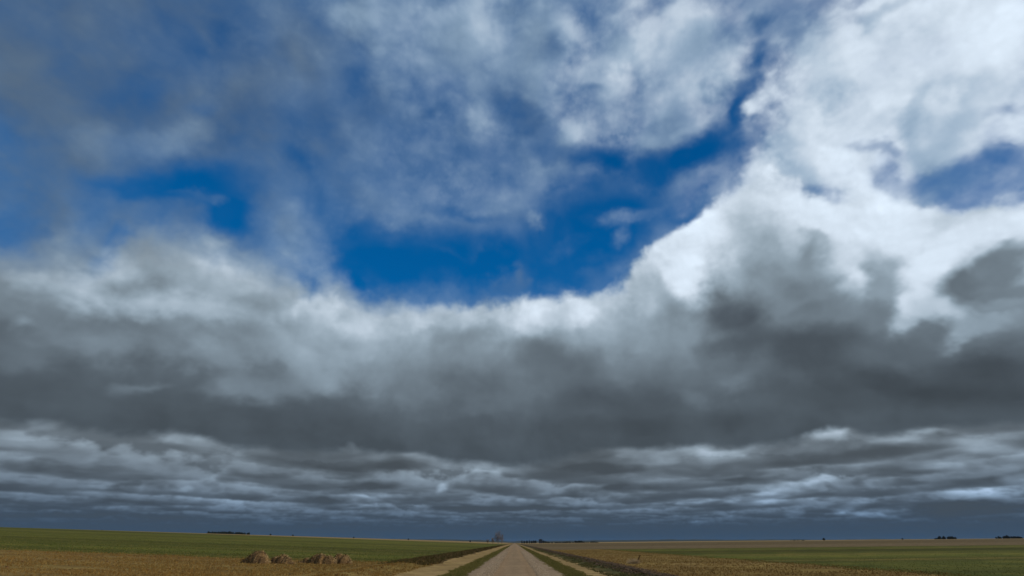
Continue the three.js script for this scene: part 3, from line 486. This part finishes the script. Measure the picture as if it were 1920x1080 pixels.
// lobes: [x, z, half width, half depth, height]
strawPile('tallest peaked straw pile, leftmost of the row on the stubble', [-22.4, -50.3], [[0.05, 0, 0.85, 0.75, 0.95], [-0.55, 0.15, 0.7, 0.5, 0.42], [0.55, 0.1, 0.5, 0.6, 0.6], [-0.9, 0.2, 0.4, 0.3, 0.14]], 31, 1500);
strawPile('low lumpy straw pile, second from the left of the row', [-20.6, -51.2], [[-0.5, 0, 0.45, 0.5, 0.55], [0.05, 0.05, 0.5, 0.6, 0.66], [0.45, 0.1, 0.5, 0.5, 0.5], [0.85, 0.2, 0.4, 0.35, 0.22]], 32, 1200);
strawPile('smallest straw pile, in the gap between two bigger ones', [-19.25, -53.4], [[0.05, 0, 0.36, 0.35, 0.36], [-0.3, 0.05, 0.4, 0.3, 0.16], [0.36, 0.1, 0.24, 0.3, 0.2]], 33, 500);
strawPile('long straw pile with a flat ridge, widest of the row', [-17.75, -53.4], [[-0.65, 0, 0.55, 0.6, 0.7], [-0.1, 0.05, 0.65, 0.65, 0.76], [0.5, 0.05, 0.65, 0.6, 0.62], [0.95, 0.1, 0.4, 0.4, 0.4]], 34, 1800);
strawPile('steep rounded straw pile, rightmost of the row', [-16.2, -54.4], [[-0.3, 0, 0.5, 0.6, 0.82], [0.2, 0.05, 0.55, 0.6, 0.7], [0.55, 0.1, 0.35, 0.4, 0.36]], 35, 1100);

// ---------------------------------------------------------------- stake and dry weed by the ploughed strip
{
  const root = new THREE.Group(), m = plain(0.1, 0.055, 0.022, 0.9), g = new THREE.CylinderGeometry(0.06, 0.075, 1.0, 8, 6), p = g.attributes.position;
  for (let i = 0; i < p.count; i++) { const k = 1 + 0.15 * noise3(p.getX(i) * 30, p.getY(i) * 8, p.getZ(i) * 30); p.setX(i, p.getX(i) * k + 0.02 * noise3(1, p.getY(i) * 3, 2)); p.setZ(i, p.getZ(i) * k); }
  g.computeVertexNormals(); g.translate(0, 0.4, 0);
  part('post', g, m, root);
  const cap = new THREE.CylinderGeometry(0.035, 0.06, 0.06, 8); cap.translate(0.005, 0.93, 0); part('post_tip', cap, plain(0.3, 0.18, 0.06, 0.9), root);
  root.rotation.set(0.1, 0.3, -0.55); root.position.set(12.9, land(12.9, -61.4), -61.4);
  place(root, 'wooden_stake', { label: 'short leaning wooden stake behind the pale weed clump', category: 'stake' });
}
{
  const r = mulberry(41), pieces = [];
  for (let i = 0; i < 520; i++) {
    const a = r() * 6.283, e = 0.15 + r() * 1.3, L = 0.22 + 0.36 * r(), g = new THREE.CylinderGeometry(0.003, 0.007, L, 3, 1, true);
    g.translate(0, L / 2, 0); g.rotateZ(-(1.57 - e)); g.rotateY(a); g.translate((r() + r() - 1) * 0.7, 0, (r() - 0.5) * 0.4); pieces.push(g);
  }
  const root = new THREE.Group(); part('stems', mergeGeometries(pieces), plain(0.4, 0.31, 0.2, 1), root);
  root.position.set(12.35, land(12.35, -60.2), -60.2);
  place(root, 'dry_weed', { label: 'pale dry weed clump in front of the leaning stake', category: 'plant' });
}

// ---------------------------------------------------------------- trees
function bareTree(h, seed, stems) {
  const r = mulberry(seed), trunk = [], limbs = [], up = new THREE.Vector3(0, 1, 0), q = new THREE.Quaternion();
  const seg = (a, b, r0, r1, out) => { const d = b.clone().sub(a), g = new THREE.CylinderGeometry(r1, r0, d.length(), out === trunk ? 7 : 4, 1, true); g.translate(0, d.length() / 2, 0); g.applyQuaternion(q.setFromUnitVectors(up, d.normalize())); g.translate(a.x, a.y, a.z); out.push(g); };
  const grow = (a, dir, len, rad, level) => {
    let p = a.clone(), d = dir.clone(); const n = level === 0 ? 7 : 4;
    for (let i = 0; i < n; i++) {
      d.add(new THREE.Vector3((r() - 0.5) * 0.3, 0.08, (r() - 0.5) * 0.3)).normalize();
      const e = p.clone().addScaledVector(d, len / n), r0 = rad * (1 - 0.8 * (i / n)), r1 = rad * (1 - 0.8 * ((i + 1) / n));
      seg(p, e, r0, r1, level === 0 ? trunk : limbs); p = e;
      if (level < 3 && (level > 0 || i > 0)) for (let k = 0; k < (level === 0 ? 3 : 2); k++) {
        const a2 = r() * 6.283, s = 0.7 + 0.5 * r(), nd = d.clone().multiplyScalar(0.75).add(new THREE.Vector3(Math.cos(a2) * s, 0.25, Math.sin(a2) * s)).normalize();
        grow(p, nd, len * (0.4 + 0.2 * r()) * (1 - 0.4 * (i / n)), r1 * 0.6 + 0.012, level + 1);
      }
    }
  };
  const root = new THREE.Group();
  for (let s = 0; s < stems; s++) { trunk.length = 0; const a = s * 2.4 + r(); grow(new THREE.Vector3(Math.cos(a) * 0.5 * (stems > 1), -0.3, Math.sin(a) * 0.5 * (stems > 1)), new THREE.Vector3(Math.cos(a) * 0.12, 1, Math.sin(a) * 0.12).normalize(), h * (0.85 + 0.15 * r()), h * 0.016, 0); part('trunk', mergeGeometries(trunk), plain(0.16, 0.13, 0.11), root); }
  part('crown', mergeGeometries(limbs), plain(0.2, 0.15, 0.12), root);
  return root;
}
function addBareTree(x, z, h, seed, stems, label) {
  const t = bareTree(h, seed, stems); t.position.set(x, land(x, z), z);
  place(t, 'bare_tree', { label, category: 'tree', group: 'leafless trees left of the road near the horizon' });
}
addBareTree(-18.5, -632, 11, 51, 2, 'tall leafless tree by the left roadside, larger of the close pair');
addBareTree(-14.6, -640, 10, 52, 1, 'leafless tree touching the tall one, nearest to the road');
addBareTree(-29, -760, 6.2, 53, 2, 'small leafless tree just left of the tall pair');
addBareTree(-38, -800, 4.6, 54, 2, 'smallest leafless bush like tree, leftmost by the road');

function leafCrown(seed, n, taper) {
  const r = mulberry(seed), p = [];
  for (let i = 0; i < n; i++) {
    const y = Math.pow(r(), 0.9), wide_ = taper ? 1.05 - y : Math.sqrt(Math.max(0.05, 1 - (2 * y - 0.9) ** 2)), a = r() * 6.283, q = Math.sqrt(r()) * 0.5 * wide_ * (0.75 + 0.5 * noise3(Math.cos(a) * 1.5, y * 3, Math.sin(a) * 1.5 + seed));
    const c = [Math.cos(a) * q, 0.1 + y * 0.9, Math.sin(a) * q], s = 0.07 + 0.06 * r();
    for (let k = 0; k < 3; k++) p.push(c[0] + (r() - 0.5) * 2 * s, c[1] + (r() - 0.5) * 2 * s, c[2] + (r() - 0.5) * 2 * s);
  }
  const g = new THREE.BufferGeometry(); g.setAttribute('position', new THREE.Float32BufferAttribute(p, 3)); g.computeVertexNormals(); return g;
}
const crowns = [leafCrown(61, 1100, false), leafCrown(62, 1100, false), leafCrown(63, 900, true)], barkG = new THREE.CylinderGeometry(0.02, 0.04, 0.5, 6); barkG.translate(0, 0.2, 0);
const leafM = plain(0.025, 0.035, 0.03), barkM = plain(0.05, 0.04, 0.035);
function farTree(x, z, h, w, kind, label, group) {
  const t = new THREE.Group(); part('trunk', barkG, barkM, t); part('crown', crowns[kind], leafM, t);
  t.position.set(x, land(x, z) - 0.3, z); t.scale.set(w, h, w); t.rotation.y = x;
  place(t, 'far_tree', { label, category: 'tree', group });
}
// farmyard trees right of the road's end
const yard = 'dark farmyard trees right of the vanishing road';
[[978.6, 9, 7, 2], [983, 7.5, 8, 0], [988, 8, 8, 1], [992.6, 9.5, 7, 2], [997, 7.5, 9, 0], [1001, 8.5, 8, 1], [1004.6, 8.5, 6, 0]].forEach(([px, h, w, k], i) => { const a = px - 965; farTree(a * 1.676, -1800, h, w, k, ['first', 'second', 'third', 'fourth', 'fifth', 'sixth', 'seventh'][i] + ' dark tree from the road in the row left of the square building', yard); });
[[1019.5, 8, 8, 1], [1023.5, 6.5, 8, 0], [1028, 4.5, 9, 1]].forEach(([px, h, w, k], i) => farTree((px - 965) * 1.676, -1806, h, w, k, ['dark tree touching the right side of the square building', 'second dark tree right of the square building', 'lowest of the three dark trees right of the square building'][i], 'low dark trees beside the square building'));
{
  const root = new THREE.Group(), wall = plain(0.035, 0.04, 0.05, 0.8), roofM = plain(0.05, 0.052, 0.058, 0.6);
  const b = new THREE.BoxGeometry(11, 10.6, 9); b.translate(0, 5.3, 0); part('wall', b, wall, root);
  const s = new THREE.Shape([new THREE.Vector2(-5.8, 0), new THREE.Vector2(5.8, 0), new THREE.Vector2(0, 1.5)]), rg = new THREE.ExtrudeGeometry(s, { depth: 9.6, bevelEnabled: false }); rg.translate(0, 10.6, -4.8); part('roof', rg, roofM, root);
  const dg = new THREE.BoxGeometry(3.4, 4, 0.12); dg.translate(-1.5, 2, 4.56); part('door', dg, plain(0.06, 0.06, 0.065), root);
  const x = 48.8 * 1.676; root.position.set(x, land(x, -1800) - 0.1, -1800);
  place(root, 'farm_building', { label: 'square dark farm building standing taller than the trees beside it', category: 'building' });
}
function belt(name, label, x0, z0, x1, z1, n, h, seed) {
  const r = mulberry(seed), o = new THREE.InstancedMesh(crowns[0], leafM, n);
  for (let i = 0; i < n; i++) {
    const t = r(), x = lerp(x0, x1, t) + (r() - 0.5) * 8, z = lerp(z0, z1, t) + (r() - 0.5) * 24, k = h * (0.55 + 0.45 * r()) * (0.75 + 0.35 * noise3(t * 9, seed, 1)) * Math.min(1, 0.45 + Math.min(t, 1 - t) * 6);
    dummy.position.set(x, land(x, z) - 0.1 * k - 0.2, z); dummy.rotation.set(0, r() * 6.3, 0); dummy.scale.set(k * 1.1, k, k * 1.1); dummy.updateMatrix(); o.setMatrixAt(i, dummy.matrix);
  }
  place(o, name, { kind: 'stuff', label, category: 'trees' });
}
belt('tree_belt', 'long dark tree belt on the left horizon', -846, -1560, -752, -1605, 70, 9, 71);
belt('tree_belt', 'low dark scrub on the far left horizon', -1175, -1372, -1145, -1395, 26, 6, 72);
belt('tree_belt', 'low dark scrub on the left horizon before the tree belt', -1118, -1415, -1085, -1440, 30, 6, 73);
belt('tree_belt', 'low dark woods right of the square building', 110, -1850, 268, -1850, 90, 6.5, 74);
belt('tree_belt', 'rounded dark grove among the low woods right of the road', 196, -1840, 222, -1840, 26, 10, 75);
belt('tree_belt', 'domed dark grove on the right horizon', 1070, -1446, 1096, -1426, 34, 10, 76);
belt('tree_belt', 'dark grove at the right edge of the horizon', 1166, -1374, 1192, -1350, 34, 9, 77);
belt('tree_belt', 'sparse dark scrub on the horizon behind the right green field', 785, -1622, 815, -1606, 14, 4.5, 78);
[[-1062, -1452, 5], [-712, -1654, 4.5], [-655, -1676, 4.5], [-490, -1731, 4], [-330, -1770, 4.5], [-140, -1794, 5]].forEach(([x, z, h], i) => farTree(x, z, h, h * 1.3, i % 2, ['lone bush on the left horizon before the tree belt', 'small dark bush just right of the left tree belt', 'second small dark bush right of the left tree belt', 'tiny dark bush above the straw piles on the horizon', 'tiny dark bush midway between straw piles and road', 'dark bush on the horizon left of the leafless trees'][i], 'lone bushes on the left horizon'));
[[856, -1583, 6], [1010, -1490, 3.6]].forEach(([x, z, h], i) => farTree(x, z, h, h * 1.4, i, ['lone dark bush on the horizon above the right green field', 'tiny dark bush left of the domed grove'][i], 'lone bushes on the right horizon'));

// far low hills closing the horizon
{
  const pos = [], idx = [], n = 500;
  for (let i = 0; i <= n; i++) {
    const a = lerp(-0.95, 0.95, i / n), R = 6800, x = R * Math.sin(a), z = -R * Math.cos(a), g = rise(x);
    const h = 15 + 8 * noise3(a * 9, 3, 3) + 5 * noise3(a * 40, 5, 3) + 2.5 * noise3(a * 160, 5, 7) + (x > 0 ? 4 : 0);
    pos.push(x * 0.985, g - 6, z * 0.985, x, g + h, z, x * 1.03, g - 6, z * 1.03);
    if (i) { const o = i * 3; idx.push(o - 3, o, o - 2, o, o + 1, o - 2, o - 2, o + 1, o - 1, o + 1, o + 2, o - 1); }
  }
  const g = new THREE.BufferGeometry(); g.setAttribute('position', new THREE.Float32BufferAttribute(pos, 3)); g.setIndex(idx); g.computeVertexNormals();
  place(new THREE.Mesh(g, plain(0.035, 0.045, 0.04)), 'distant_hills', { kind: 'structure', label: 'thin dark line of wooded land along the far horizon', category: 'hills' });
}
scene.fog = new THREE.FogExp2(new THREE.Color(0.55, 0.72, 1.0), 0.000015);

renderer.render(scene, camera);
